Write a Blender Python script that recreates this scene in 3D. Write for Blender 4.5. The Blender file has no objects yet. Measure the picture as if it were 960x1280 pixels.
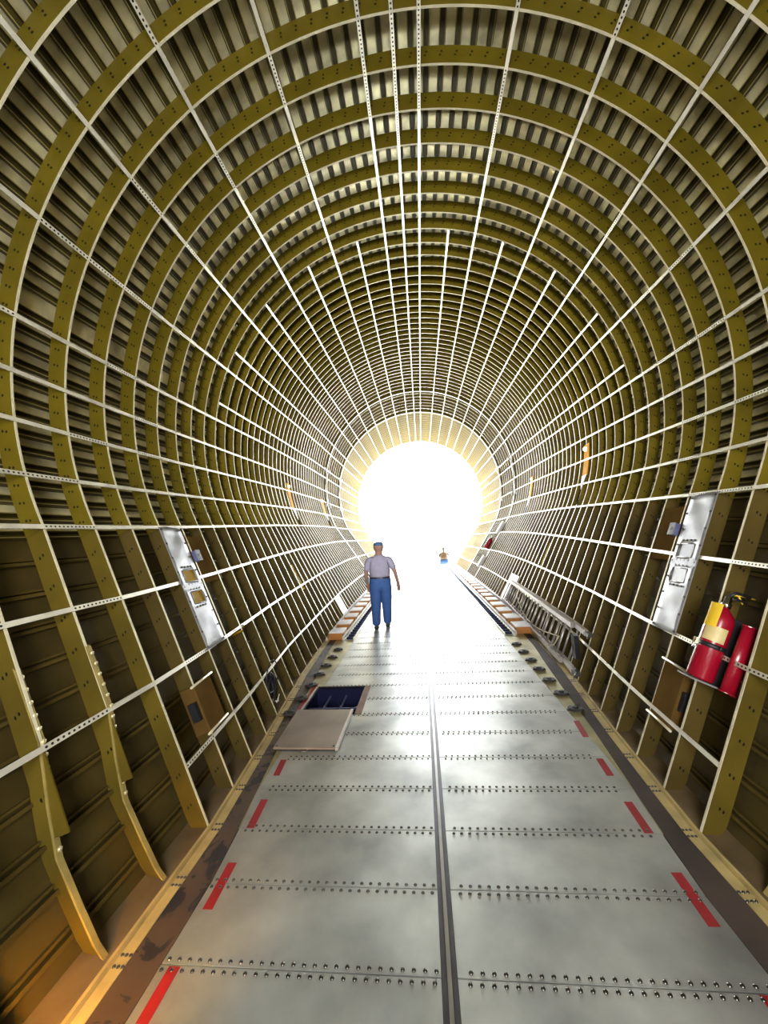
import bpy, bmesh, math, random
from mathutils import Vector, Matrix, Quaternion
random.seed(7)
C = bpy.context.scene.collection
S = 0.4                      # metres per frame bay
Y0 = 4.2994                  # bays from the camera to frame 0
CAMH = 4.498

# ------------------------------------------------------------------ profile of the hull
def interp(x, xs, ys):
    if x <= xs[0]: return ys[0]
    for i in range(1, len(xs)):
        if x <= xs[i]:
            t = (x-xs[i-1])/(xs[i]-xs[i-1]); return ys[i-1]+t*(ys[i]-ys[i-1])
    return ys[-1]
TK = [-12,-6,0,1,2,3,4,5,6,7,8,10,12,15,18,20,23,25,28,30,33,36,38,80]
TT = [12.1,12.9,13.75,13.92,14.05,14.25,14.46,14.7,14.96,15.23,15.5,16.04,16.57,17.38,18.1,18.57,19.17,19.54,20.12,20.45,20.88,21.1,21.15,21.15]
top = lambda k: interp(k, TK, TT)
rad = lambda k: .58*(top(k)-13.83)+6.22
cz = lambda k: top(k)-rad(k)
E_ = lambda k: interp(k, [2,4.75,9.3,14,22,32], [3.74,3.98,4.5,4.78,5.22,5.4])
KINK = 115.0
def cap_pt(k, a, off=0.0):
    """point on the inner edge of frame k. |a|<=115: degrees from the crown; 115..215: down the flank to the floor"""
    s = -1 if a < 0 else 1; b = abs(a)
    r = rad(k); zc = cz(k)
    xk = r*math.sin(math.radians(KINK)); zk = zc+r*math.cos(math.radians(KINK)); e = E_(k)
    dx, dz = xk-e, zk; L = math.hypot(dx, dz); nx, nz = dz/L, -dx/L
    if b <= KINK:
        x = (r+off)*math.sin(math.radians(b)); z = zc+(r+off)*math.cos(math.radians(b))
    else:
        t = (b-KINK)/100.0
        n2 = Vector((math.sin(math.radians(KINK)), math.cos(math.radians(KINK))))
        w = min(1, t/.12); n = Vector((nx, nz))*w+n2*(1-w)
        x = xk-dx*t+n.x*off; z = zk-dz*t+n.y*off
        if off > 0 and z < -.02: z = -.02
    return s*x, z
JOG = [(180-14, 4.62, 2.33)]
def low_arc(z):      # bowed lower frame ends at the camera end
    return interp(z, [0,.15,.55,1.05,1.6,2.0,2.35,3.77], [3.8,3.92,4.13,4.38,4.5,4.56,4.62,5.19])

def P(x, k, z): return Vector((x*S, (k+Y0)*S, z*S))

# ------------------------------------------------------------------ materials
def mat(name, col, rough=.5, metal=0.0, var=.12, scale=6.0, spec=.5, bump=0.0, col2=None, detail=6):
    m = bpy.data.materials.new(name); m.use_nodes = True
    nt = m.node_tree; b = nt.nodes['Principled BSDF']
    b.inputs['Roughness'].default_value = rough; b.inputs['Metallic'].default_value = metal
    b.inputs['Specular IOR Level'].default_value = spec
    tc = nt.nodes.new('ShaderNodeTexCoord'); n = nt.nodes.new('ShaderNodeTexNoise')
    n.inputs['Scale'].default_value = scale; n.inputs['Detail'].default_value = detail
    nt.links.new(tc.outputs['Object'], n.inputs['Vector'])
    r = nt.nodes.new('ShaderNodeValToRGB'); r.color_ramp.elements[0].position = .3; r.color_ramp.elements[1].position = .7
    c2 = col2 or tuple(min(1, c*(1+var)) for c in col)
    c1 = col if col2 else tuple(c*(1-var) for c in col)
    r.color_ramp.elements[0].color = (*c1, 1); r.color_ramp.elements[1].color = (*c2, 1)
    nt.links.new(n.outputs['Fac'], r.inputs['Fac']); nt.links.new(r.outputs['Color'], b.inputs['Base Color'])
    if bump:
        bp = nt.nodes.new('ShaderNodeBump'); bp.inputs['Strength'].default_value = bump; bp.inputs['Distance'].default_value = .01
        nt.links.new(n.outputs['Fac'], bp.inputs['Height']); nt.links.new(bp.outputs['Normal'], b.inputs['Normal'])
    m['ramp'] = r.name
    return m
def nmath(nt, op, a, b=None):
    n = nt.nodes.new('ShaderNodeMath'); n.operation = op
    for i, v in enumerate((a, b)):
        if v is None: continue
        if isinstance(v, (int, float)): n.inputs[i].default_value = v
        else: nt.links.new(v, n.inputs[i])
    return n.outputs[0]
def mask_over(m, mask_out, col):
    nt = m.node_tree; b = nt.nodes['Principled BSDF']
    src = b.inputs['Base Color'].links[0].from_socket
    mx = nt.nodes.new('ShaderNodeMix'); mx.data_type = 'RGBA'
    nt.links.new(mask_out, mx.inputs[0]); nt.links.new(src, mx.inputs[6]); mx.inputs[7].default_value = (*col, 1)
    nt.links.new(mx.outputs[2], b.inputs['Base Color'])
def web_dots(m, pu=.31, pv=.44):
    """pairs of dark fastener holes, one pair per stringer (uv: u stringer count, v cap to skin)"""
    nt = m.node_tree
    uv = nt.nodes.new('ShaderNodeUVMap'); sp = nt.nodes.new('ShaderNodeSeparateXYZ'); nt.links.new(uv.outputs[0], sp.inputs[0])
    fu = nmath(nt, 'MULTIPLY', nmath(nt, 'SUBTRACT', nmath(nt, 'FRACT', sp.outputs[0]), .5), pu)
    res = None
    for v0, o in ((.5, .012), (.69, -.012)):
        du = nmath(nt, 'ADD', fu, o); dv = nmath(nt, 'MULTIPLY', nmath(nt, 'SUBTRACT', sp.outputs[1], v0), pv)
        d = nmath(nt, 'SQRT', nmath(nt, 'ADD', nmath(nt, 'MULTIPLY', du, du), nmath(nt, 'MULTIPLY', dv, dv)))
        k = nmath(nt, 'LESS_THAN', d, .023)
        res = k if res is None else nmath(nt, 'MAXIMUM', res, k)
    mask_over(m, res, (.004, .004, .003))
def perf(m):
    nt = m.node_tree
    uv = nt.nodes.new('ShaderNodeUVMap'); sp = nt.nodes.new('ShaderNodeSeparateXYZ'); nt.links.new(uv.outputs[0], sp.inputs[0])
    bay = nt.nodes.new('ShaderNodeTexWhiteNoise'); bay.noise_dimensions = '2D'
    cmb = nt.nodes.new('ShaderNodeCombineXYZ')
    nt.links.new(nmath(nt, 'FLOOR', sp.outputs[0]), cmb.inputs[0]); nt.links.new(nmath(nt, 'FLOOR', sp.outputs[1]), cmb.inputs[1])
    nt.links.new(cmb.outputs[0], bay.inputs[0])
    on = nmath(nt, 'GREATER_THAN', bay.outputs['Value'], .52)
    fu = nmath(nt, 'MULTIPLY', nmath(nt, 'SUBTRACT', nmath(nt, 'FRACT', nmath(nt, 'MULTIPLY', sp.outputs[0], 13)), .5), 1/13)
    fv = nmath(nt, 'MULTIPLY', nmath(nt, 'SUBTRACT', nmath(nt, 'FRACT', sp.outputs[1]), .5), .09)
    d = nmath(nt, 'SQRT', nmath(nt, 'ADD', nmath(nt, 'MULTIPLY', fu, fu), nmath(nt, 'MULTIPLY', fv, fv)))
    mask_over(m, nmath(nt, 'MULTIPLY', nmath(nt, 'LESS_THAN', d, .019), on), (.01, .009, .006))

M = {}
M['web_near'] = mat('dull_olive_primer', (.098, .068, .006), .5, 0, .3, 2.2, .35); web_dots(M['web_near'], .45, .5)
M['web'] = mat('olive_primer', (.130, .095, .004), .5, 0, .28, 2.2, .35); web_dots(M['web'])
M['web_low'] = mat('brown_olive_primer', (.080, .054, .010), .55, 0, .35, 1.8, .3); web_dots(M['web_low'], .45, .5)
M['cap'] = mat('pale_flange', (.86, .79, .56), .34, .4, .15, 9)
M['fore'] = mat('forward_glare_cream', (.50, .42, .20), .5, 0, .15, 2)  # golden glare near the opening put into the frame colour
M['bow'] = mat('tan_primer', (.30, .23, .07), .45, .1, .3, 8)
M['lip'] = mat('stringer_lip', (.34, .28, .10), .4, .2, .3, 6)  # paler than the stringers, the lit edge put into the colour
M['major'] = mat('white_painted_metal', (.78, .76, .70), .4, .2, .08, 8)
M['strap'] = mat('pale_strap', (.72, .68, .55), .38, .35, .18, 5); perf(M['strap'])
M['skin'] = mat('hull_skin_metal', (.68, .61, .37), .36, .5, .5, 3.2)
M['stringer'] = mat('stringer_primer_shade', (.062, .046, .008), .5, .1, .3, 3)  # stringer primer; on channel floors it also paints in the recess shade
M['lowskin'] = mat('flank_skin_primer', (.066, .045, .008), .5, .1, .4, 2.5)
M['alloy'] = mat('bare_alloy', (.30, .30, .30), .5, .45, .35, 3)
M['steel'] = mat('steel', (.35, .34, .33), .3, .9, .1, 10)
M['rivet'] = mat('rivet_steel', (.10, .095, .085), .28, .9, .1, 10)
M['black'] = mat('black_rubber', (.012, .012, .014), .5, 0, .2, 8)
M['dark'] = mat('dark_metal', (.045, .042, .045), .45, .4, .3, 8)
M['red'] = mat('red_stripe_paint', (.30, .010, .012), .5, 0, .15, 10)
M['redgloss'] = mat('red_gloss_paint', (.30, .004, .018), .25, 0, .08, 4, .6)
M['wood'] = mat('orange_stained_wood', (.50, .20, .04), .55, 0, .25, 7)
M['white'] = mat('white_paint', (.85, .84, .82), .5, 0, .04, 5)
M['rail'] = mat('painted_rail', (.72, .72, .72), .35, .2, .08, 5)
M['yellow'] = mat('yellow_card', (.75, .48, .02), .55, 0, .1, 8)
M['gold'] = mat('yellow_primer', (.42, .25, .010), .7, 0, .15, 6, .1)
M['cream'] = mat('cream_lip', (.48, .37, .15), .45, .1, .25, 5)
M['zinc'] = mat('yellow_zinc_strip', (.42, .38, .20), .4, .4, .35, 3)
M['brownstrip'] = mat('brown_strip', (.055, .038, .028), .7, 0, .4, 2.2, .25)
M['shelf'] = mat('bay_shelf', (.16, .11, .055), .55, .05, .4, 3)
M['brown'] = mat('brown_cover', (.11, .062, .018), .9, 0, .2, 3, .0)
M['sill'] = mat('worn_brown_sill', (.28, .17, .11), .6, 0, .2, 8)
M['coverplate'] = mat('scuffed_cover_plate', (.33, .27, .22), .45, .45, .22, 2.5, detail=9)
M['bolt'] = mat('bolt_heads', (.75, .66, .4), .3, .5, .2, 10)
M['pit'] = mat('dark_blue_paint', (.012, .014, .05), .3, 0, .3, 3)
M['pitbar'] = mat('blue_grey_beam', (.16, .17, .34), .4, .3, .2, 4)
M['ladder'] = mat('ladder_alloy', (.72, .68, .68), .32, .8, .1, 6)
M['rope'] = mat('cream_rope', (.65, .58, .4), .8, 0, .15, 30)
M['label'] = mat('label_gold', (.62, .50, .22), .5, 0, .1, 12)
M['print'] = mat('label_print', (.05, .05, .03), .6, 0, .1, 12)
M['silver'] = mat('chrome', (.75, .75, .75), .15, 1, .05, 4)
M['roller'] = mat('dark_blue_roller', (.03, .04, .10), .35, .3, .3, 8)
M['concrete'] = mat('pale_concrete', (.62, .61, .58), .85, 0, .06, .6)
M['flesh'] = mat('skin_tone', (.24, .13, .10), .6, 0, .08, 9)
M['shirt'] = mat('grey_shirt', (.27, .25, .35), .8, 0, .08, 14)
M['jeans'] = mat('blue_trousers', (.03, .085, .27), .8, 0, .12, 14)
M['shorts'] = mat('blue_shorts', (.006, .03, .085), .8, 0, .1, 14)
M['vest'] = mat('orange_shirt', (.13, .085, .05), .8, 0, .1, 14)
M['capcloth'] = mat('navy_cap', (.05, .10, .22), .8, 0, .1, 14)
M['leather'] = mat('black_leather', (.02, .02, .025), .45, 0, .1, 14)
M['nose'] = mat('cream_nose_paint', (.75, .62, .30), .5, 0, .08, 3)
def floor_mat():
    m = mat('floor_alloy', (.455, .47, .44), .4, .6, .42, 1.9, detail=9)
    nt = m.node_tree; b = nt.nodes['Principled BSDF']; tc = [n for n in nt.nodes if n.type == 'TEX_COORD'][0]
    n2 = nt.nodes.new('ShaderNodeTexNoise'); n2.inputs['Scale'].default_value = 2.6; n2.inputs['Detail'].default_value = 10; n2.inputs['Roughness'].default_value = .7
    nt.links.new(tc.outputs['Object'], n2.inputs['Vector'])
    mr = nt.nodes.new('ShaderNodeMapRange'); mr.inputs[1].default_value = .3; mr.inputs[2].default_value = .7
    mr.inputs[3].default_value = .34; mr.inputs[4].default_value = .52
    nt.links.new(n2.outputs['Fac'], mr.inputs[0]); nt.links.new(mr.outputs[0], b.inputs['Roughness'])
    # sparse dark scuffs
    n3 = nt.nodes.new('ShaderNodeTexNoise'); n3.inputs['Scale'].default_value = 9; n3.inputs['Detail'].default_value = 4
    nt.links.new(tc.outputs['Object'], n3.inputs['Vector'])
    mr2 = nt.nodes.new('ShaderNodeMapRange'); mr2.inputs[1].default_value = .74; mr2.inputs[2].default_value = .80
    nt.links.new(n3.outputs['Fac'], mr2.inputs[0]); mask_over(m, nmath(nt, 'MULTIPLY', mr2.outputs[0], .75), (.07, .065, .05))
    return m
M['floor'] = floor_mat()
def stain_mat():
    m = mat('brown_worn_strip', (.085, .055, .034), .55, 0, .35, 2.2)
    nt = m.node_tree; tc = [n for n in nt.nodes if n.type == 'TEX_COORD'][0]
    n3 = nt.nodes.new('ShaderNodeTexNoise'); n3.inputs['Scale'].default_value = 5.5; n3.inputs['Detail'].default_value = 5; n3.inputs['Distortion'].default_value = 1.2
    nt.links.new(tc.outputs['Object'], n3.inputs['Vector'])
    mr2 = nt.nodes.new('ShaderNodeMapRange'); mr2.inputs[1].default_value = .53; mr2.inputs[2].default_value = .56
    nt.links.new(n3.outputs['Fac'], mr2.inputs[0]); mask_over(m, mr2.outputs[0], (.02, .016, .018))
    return m
M['stain'] = stain_mat()
def amber():
    m = mat('amber_lens', (.38, .13, .002), .7, 0, .1, 5, .05)
    b = m.node_tree.nodes['Principled BSDF']; b.inputs['Emission Color'].default_value = (1, .5, .04, 1); b.inputs['Emission Strength'].default_value = .45
    return m
M['amber'] = amber()
def bulb():
    m = mat('lit_bulb', (1, .9, .6), .4); b = m.node_tree.nodes['Principled BSDF']
    b.inputs['Emission Color'].default_value = (1, .85, .5, 1); b.inputs['Emission Strength'].default_value = 6; return m
M['bulb'] = bulb()

# ------------------------------------------------------------------ mesh helpers (bay units in, metres out)
class MB:
    def __init__(s): s.v = []; s.f = []; s.uv = {}; s.smooth = set()
    def vert(s, p): s.v.append(Vector(p)); return len(s.v)-1
    def face(s, idx, uv=None, smooth=False):
        s.f.append(tuple(idx))
        if uv: s.uv[len(s.f)-1] = uv
        if smooth: s.smooth.add(len(s.f)-1)
    def quadstrip(s, A, B, uvA=None, uvB=None, smooth=False):
        a = [s.vert(p) for p in A]; b = [s.vert(p) for p in B]
        for i in range(len(a)-1):
            uv = [uvA[i], uvA[i+1], uvB[i+1], uvB[i]] if uvA else None
            s.face((a[i], a[i+1], b[i+1], b[i]), uv, smooth)
    def grid(s, rows, smooth=False, closed=False):
        ids = [[s.vert(p) for p in r] for r in rows]; n = len(rows[0])
        for i in range(len(rows)-1):
            for j in range(n if closed else n-1):
                j2 = (j+1) % n
                s.face((ids[i][j], ids[i][j2], ids[i+1][j2], ids[i+1][j]), None, smooth)
        return ids
    def hexa(s, p):           # 8 points: bottom ring 4, top ring 4
        i = [s.vert(q) for q in p]
        for f in ((3,2,1,0),(4,5,6,7),(0,1,5,4),(1,2,6,5),(2,3,7,6),(3,0,4,7)): s.face([i[a] for a in f])
    def box(s, x0, x1, k0, k1, z0, z1):
        s.hexa([P(x0,k0,z0),P(x1,k0,z0),P(x1,k1,z0),P(x0,k1,z0),P(x0,k0,z1),P(x1,k0,z1),P(x1,k1,z1),P(x0,k1,z1)])
    def obox(s, c, ax, ay, az, hx, hy, hz):   # metres, oriented box
        c = Vector(c); q = []
        for dz in (-1, 1):
            for dx, dy in ((-1,-1),(1,-1),(1,1),(-1,1)): q.append(c+ax*dx*hx+ay*dy*hy+az*dz*hz)
        s.hexa(q)
    def tube(s, pts, r, n=10, caps=True, smooth=True):
        pts = [Vector(p) for p in pts]; rr = r if isinstance(r, (list, tuple)) else [r]*len(pts)
        ref = Vector((0,0,1)); rows = []
        for i, p in enumerate(pts):
            t = (pts[min(i+1, len(pts)-1)]-pts[max(i-1, 0)]).normalized()
            if abs(t.dot(ref)) > .95: ref = Vector((1,0,0)) if abs(t.x) < .9 else Vector((0,1,0))
            a = t.cross(ref).normalized(); b = t.cross(a).normalized()
            rows.append([p+(a*math.cos(2*math.pi*j/n)+b*math.sin(2*math.pi*j/n))*rr[i] for j in range(n)])
        ids = s.grid(rows, smooth, True)
        if caps: s.face(ids[0][::-1]); s.face(ids[-1])
    def lathe(s, o, axis, prof, n=24, ref=None):   # prof: (r, h) metres along axis
        axis = axis.normalized(); ref = ref or (Vector((0,1,0)) if abs(axis.y) < .9 else Vector((1,0,0)))
        a = axis.cross(ref).normalized(); b = axis.cross(a).normalized(); o = Vector(o)
        rows = [[o+axis*h+(a*math.cos(2*math.pi*j/n)+b*math.sin(2*math.pi*j/n))*max(r, 1e-5) for j in range(n)] for r, h in prof]
        ids = s.grid(rows, True, True); s.face(ids[0][::-1]); s.face(ids[-1])
    def prism(s, pts, d):      # planar polygon (metres) pushed by vector d
        a = [s.vert(p) for p in pts]; b = [s.vert(Vector(p)+d) for p in pts]; n = len(a)
        s.face(a[::-1]); s.face(b)
        for i in range(n): s.face((a[i], a[(i+1) % n], b[(i+1) % n], b[i]))
    def build(s, name, m, parent=None, bevel=0):
        me = bpy.data.meshes.new(name); org = parent_loc(parent)
        me.from_pydata([v-org for v in s.v], [], s.f)
        if s.uv:
            ul = me.uv_layers.new(name='UVMap')
            for fi, uvs in s.uv.items():
                for li, uv in zip(me.polygons[fi].loop_indices, uvs): ul.data[li].uv = uv
        for fi in s.smooth: me.polygons[fi].use_smooth = True
        bm = bmesh.new(); bm.from_mesh(me); bmesh.ops.recalc_face_normals(bm, faces=bm.faces)
        if bevel: bmesh.ops.bevel(bm, geom=[e for e in bm.edges], offset=bevel, segments=2, affect='EDGES', profile=.5)
        bm.to_mesh(me); bm.free()
        mm = M[m] if isinstance(m, str) else m
        me.materials.append(mm)
        o = bpy.data.objects.new(name, me); C.objects.link(o)
        if parent: o.parent = parent
        return o
LOCS = {}
def parent_loc(p):
    return LOCS.get(p.name, Vector((0,0,0))) if p else Vector((0,0,0))
def thing(name, label, cat, loc, group=None):
    o = bpy.data.objects.new(name, None); C.objects.link(o); o.location = loc; o.empty_display_size = .05
    LOCS[o.name] = Vector(loc); o['label'] = label; o['category'] = cat
    if group: o['group'] = group
    return o
def tag(o, label, cat, group=None):
    o['label'] = label; o['category'] = cat
    if group: o['group'] = group
    return o
def struct(o): o['kind'] = 'structure'; return o
def root(name):
    o = bpy.data.objects.new(name, None); C.objects.link(o); LOCS[o.name] = Vector((0,0,0)); o['kind'] = 'structure'; return o
def dup(t, delta, label=None):
    r = t.copy(); C.objects.link(r); r.location = Vector(t.location)+delta
    if label: r['label'] = label
    for ch in list(t.children):
        c = ch.copy(); C.objects.link(c); c.parent = r
        for g in ch.children:
            d = g.copy(); C.objects.link(d); d.parent = c
    return r
ORD = ['first','second','third','fourth','fifth','sixth','seventh','eighth','ninth','tenth','eleventh','twelfth','thirteenth','fourteenth','fifteenth','sixteenth','seventeenth','eighteenth','nineteenth','twentieth','twenty-first','twenty-second','twenty-third','twenty-fourth']
KEND = 61.3

# ------------------------------------------------------------------ hull skin
def depth(b):      # web depth along the profile
    return interp(abs(b), [0, 50, 90, 115, 215], [.43, .41, .35, .33, .32])
PER_U, PER_L = 2.65, 9.4
def skin_profile(b0, b1):
    """list of (b, extra_offset, is_stringer): open channels standing on the skin"""
    out = []; b = b0
    while b < b1-1e-6:
        up = b < KINK-1
        per = PER_U if up else PER_L; hgt = .12 if up else .10; base = .132
        if up:
            seq = [(.0,0),(.54,0),(.545,-hgt),(.595,-hgt),(.60,0),(.90,0),(.905,-hgt),(.955,-hgt),(.96,0)]
        else:
            seq = [(.0,0),(.66,0),(.665,-hgt*.6),(.73,-hgt*.6),(.735,0),(.80,0),(.805,-hgt),(.90,-hgt),(.905,0)]
        for f, o in seq:
            q = b+f*per
            if q < b1: out.append((q, o+base))
        b += per
    out.append((b1, base)); return out
KST = [-11, -9, -7, -5, -3, -2, -1] + [i for i in range(0, 62)] + [KEND]
def skin_obj(name, prof, side, m):
    mb = MB(); rows = []
    for k in KST:
        rows.append([P(*(lambda c: (c[0], k, c[1]))(cap_pt(k, side*b if side else b, depth(b)+o))) for b, o in prof])
    mb.grid(rows); return mb
mid = skin_profile(-78, 78)
mb = MB()
def sgn_rows(prof, fn):
    return [[P(fn(k, b, o)[0], k, fn(k, b, o)[1]) for b, o in prof] for k in KST]
def skin_parts(root_, prof, fn, m_skin, m_str):
    a, s_, lp = MB(), MB(), MB()
    rows = sgn_rows(prof, fn); bo = max(o for b, o in prof)
    for j in range(len(prof)-1):
        strg = prof[j][1] < bo-1e-6 or prof[j+1][1] < bo-1e-6
        w_ = abs(prof[j+1][0]-prof[j][0])/(PER_U if abs(prof[j][0]) < KINK else PER_L)
        gap = not strg and .1 < w_ < .35
        lipf = strg and abs(prof[j][1]-prof[j+1][1]) < 1e-6
        t = lp if lipf else s_ if strg or gap else a
        # channel floors between two flanges get the dark stringer colour as painted shade
        t.quadstrip([r[j] for r in rows], [r[j+1] for r in rows])
    a.build('skin_panel', m_skin, root_); o = s_.build('stringers', m_str, root_); lp.build('stringer_lips', 'lip' if m_skin == 'skin' else 'web_low', root_)
ceil = root('ceiling')
skin_parts(ceil, mid, lambda k, b, o: cap_pt(k, b, depth(b)+o), 'skin', 'stringer')
for side, nm in ((-1, 'wall_left'), (1, 'wall_right')):
    w = root(nm)
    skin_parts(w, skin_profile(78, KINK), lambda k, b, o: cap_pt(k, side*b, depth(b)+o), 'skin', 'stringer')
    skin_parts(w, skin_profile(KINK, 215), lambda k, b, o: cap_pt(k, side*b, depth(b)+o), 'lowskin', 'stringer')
# tail bulkhead behind the photographer
mb = MB(); k = -11; mb.face([mb.vert(P(*(lambda c: (c[0], k, c[1]))(cap_pt(k, a, depth(a))))) for a in range(-213, 214, 4)])
struct(mb.build('wall_back', 'lowskin'))

# ------------------------------------------------------------------ frames
def frame_b():
    n1 = [-KINK+i*KINK*2/92 for i in range(93)]
    return n1
LOWB = [KINK+i*100/22 for i in range(23)]
def make_frame(k, label, group, major=False):
    t = thing('rib_frame', label, 'rib frame', P(0, k, top(k)), group)
    th = .012 if not major else .05; fw = .023 if not major else .13
    def ring(bs, name, m, skinoff):
        mb = MB()
        A = [P(cap_pt(k, b)[0], k, cap_pt(k, b)[1]) for b in bs]
        B = [P(*(lambda c: (c[0], k, c[1]))(cap_pt(k, b, depth(b)-.005))) for b in bs]
        per = PER_U if abs(bs[len(bs)//2]) < KINK else PER_L
        off = 78 % PER_U
        uvA = [((abs(b)-78)/PER_U-.265 if per == PER_U else (abs(b)-KINK)/PER_L-.3, 0) for b in bs]
        uvA = [((b+78)/PER_U-.235, 0) if per == PER_U else u for b, u in zip(bs, uvA)]
        uvB = [(u[0], 1) for u in uvA]
        mb.quadstrip(A, B, uvA, uvB)
        d = Vector((0, th*S, 0))
        mb.quadstrip([p+d for p in A], [p+d for p in B], uvA, uvB)
        mb.build(name, m, t)
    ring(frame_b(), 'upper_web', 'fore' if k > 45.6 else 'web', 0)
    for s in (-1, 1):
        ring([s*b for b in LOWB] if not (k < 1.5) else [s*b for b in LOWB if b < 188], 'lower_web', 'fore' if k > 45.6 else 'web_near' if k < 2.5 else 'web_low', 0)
    # pale inner flange
    mb = MB()
    bs = [-b for b in LOWB[::-1]]+frame_b()[1:-1]+LOWB
    if k < 1.5: bs = [b for b in bs if abs(b) < 170]
    rows = []
    for b in bs:
        x, z = cap_pt(k, b); x2, z2 = cap_pt(k, b, .013 if not major else .05)
        rows.append([P(x, k-.012, z), P(x, k+fw, z), P(x2, k+fw, z2), P(x2, k-.012, z2)])
    mb.grid(rows, False, True); mb.build('inner_flange', 'major' if major else 'cap', t)
    if k < 1.5:       # bowed lower ends
        for s in (-1, 1):
            rows = []; wr = []
            zs = [3.2, 2.8, 2.35, 2.0, 1.8, 1.6, 1.3, 1.05, .8, .55, .35, .15, .02]
            bow = MB(); wb = MB()
            for z in zs:
                x = low_arc(z); rows.append([P(s*x, k-.012, z), P(s*x, k+.055, z), P(s*(x+.035), k+.055, z+.015), P(s*(x+.035), k-.012, z+.015)])
                wr.append([P(s*x, k+.02, z), P(s*(x+.26), k+.02, z+.03)])
            bow.grid(rows, False, True); o = bow.build('bowed_lower_end', 'bow', t)
            wb.grid(wr); wb.build('bowed_web', 'web_near', t)
            for z in [3.1-.15*i for i in range(14)]:
                bolts = MB(); bolts.lathe(P(s*(low_arc(z)+.005), k+.03, z), Vector((-s, 0, 0)), [(.012, 0), (.012, .007), (.006, .011)], 6)
                bolts.build('bolt', 'bolt', t)
    if major:
        for s in (-1, 1):
            for b in (82, 96):
                br = MB()
                sgn = 1 if b < 90 else -1
                p = P(*(lambda c: (c[0], k, c[1]))(cap_pt(k, s*b, -.1)))
                for db, dk in ((-5*sgn, -.9), (-5*sgn, .9), (5*sgn, 0)):
                    q = P(*(lambda c: (c[0], k+dk, c[1]))(cap_pt(k, s*(b+db), -.02)))
                    br.tube([p, q], .03, 6)
                br.build('lug_brace', 'major', t)
    return t
G1 = 'hoop frames nearest the camera'
def frame_label(k):
    if k == -1: return 'olive hoop frame nearest the camera, cut off by the photo corners', None
    if k == 0: return 'olive hoop frame with bowed lower end landing beside the front red dash on the left', None
    if k == 1: return 'second olive hoop frame with a bowed bolted foot on the floor edge', None
    if k == 2: return 'first olive hoop frame whose straight foot reaches the cream floor lip', None
    if k == 3: return 'olive hoop frame directly behind the red fire extinguisher', None
    if k == 4: return 'olive hoop frame along the camera-side edge of the dented metal wall panels', None
    if k == 5: return 'olive hoop frame along the far edge of the dented metal wall panels', None
    if 6 <= k <= 8: return '%s olive hoop frame beyond the dented metal wall panels, beside the floor hatch' % ORD[k-6], None
    if k < 23: return 'slim olive hoop frame with pale edge rising behind the ladder on the right wall', 'hoop frames behind the ladder'
    if k < 38: return 'thin hoop frame between the ladder end and the first heavy white hoop', 'hoop frames beyond the ladder'
    if k < 46: return 'thin hoop frame between the two heavy white hoops far down the hull', 'hoop frames between the white hoops'
    return 'thin glare-washed hoop frame between the second white hoop and the bright opening', 'hoop frames near the opening'
for k in range(-1, 62):
    if k in (38, 45): continue
    lb, gp_ = frame_label(k); make_frame(k, lb, gp_)
make_frame(38.3, 'heavy white hoop frame with braced lugs, the nearer of two far down the hull', None, True)
make_frame(45.5, 'heavy white hoop frame with braced lugs, the farther one near the bright opening', None, True)

# ------------------------------------------------------------------ longitudinal straps
def strap(b, k0, k1, label, group, seed):
    mb = MB(); w = .036
    ks = [k0+i for i in range(int(k1-k0)+1)]
    rows = []
    def fr(k):
        x, z = cap_pt(k, b); x1, z1 = cap_pt(k, b+.3*(1 if b >= 0 else -1)); t = Vector((x1-x, z1-z)).normalized()
        n = Vector((t.y, -t.x));
        c = Vector((x, z)); tocen = Vector((0, cz(k)))-c
        if n.dot(tocen) < 0: n = -n
        return c, t, n
    L1, R1, L2, R2 = [], [], [], []
    for k in ks:
        c, t, n = fr(k)
        for lst, a, h in ((L1,-w,.028),(R1,w,.028),(L2,-w,.008),(R2,w,.008)):
            q = c+t*a+n*h; lst.append(P(q.x, k, q.y))
    mb.quadstrip(L1, R1, [(k+.02, seed+.001) for k in ks], [(k+.02, seed+.999) for k in ks])
    mb.quadstrip(L2, R2); mb.quadstrip(L1, L2); mb.quadstrip(R1, R2)
    o = mb.build('strap', 'strap'); tag(o, label, 'strap', group)
main = [5, 20.8, 36.7, 52.3, 68, 83, 91.2, 98.6, 106.9, 115]
low = [KINK+25, KINK+54, KINK+81]
GS = 'long straps tying the hoop frames together'
strap(.5, -2, 61, 'pale perforated strap running along the crown from camera to opening', GS, 1)
sd = 2
for side, sn in ((-1, 'left'), (1, 'right')):
    for i, b in enumerate(main):
        strap(side*b, -2, 61, '%s full-length pale strap down the %s side, counted from the crown strap' % (ORD[i], sn), GS, sd); sd += 1
    for i, b in enumerate(low):
        strap(side*b, (-2, -2, 2)[i], 61, '%s long pale strap below the lower hull crease on the %s wall' % (('upper', 'middle', 'lowest')[i], sn), GS, sd); sd += 1
    for i, b in enumerate([13.2, 29, 45.6, 62.3, 78]):
        strap(side*b, 9, 61, '%s short strap on the %s starting partway along, counted down from the crown' % (ORD[i], sn), 'straps starting partway along the hull', sd); sd += 1

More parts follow.
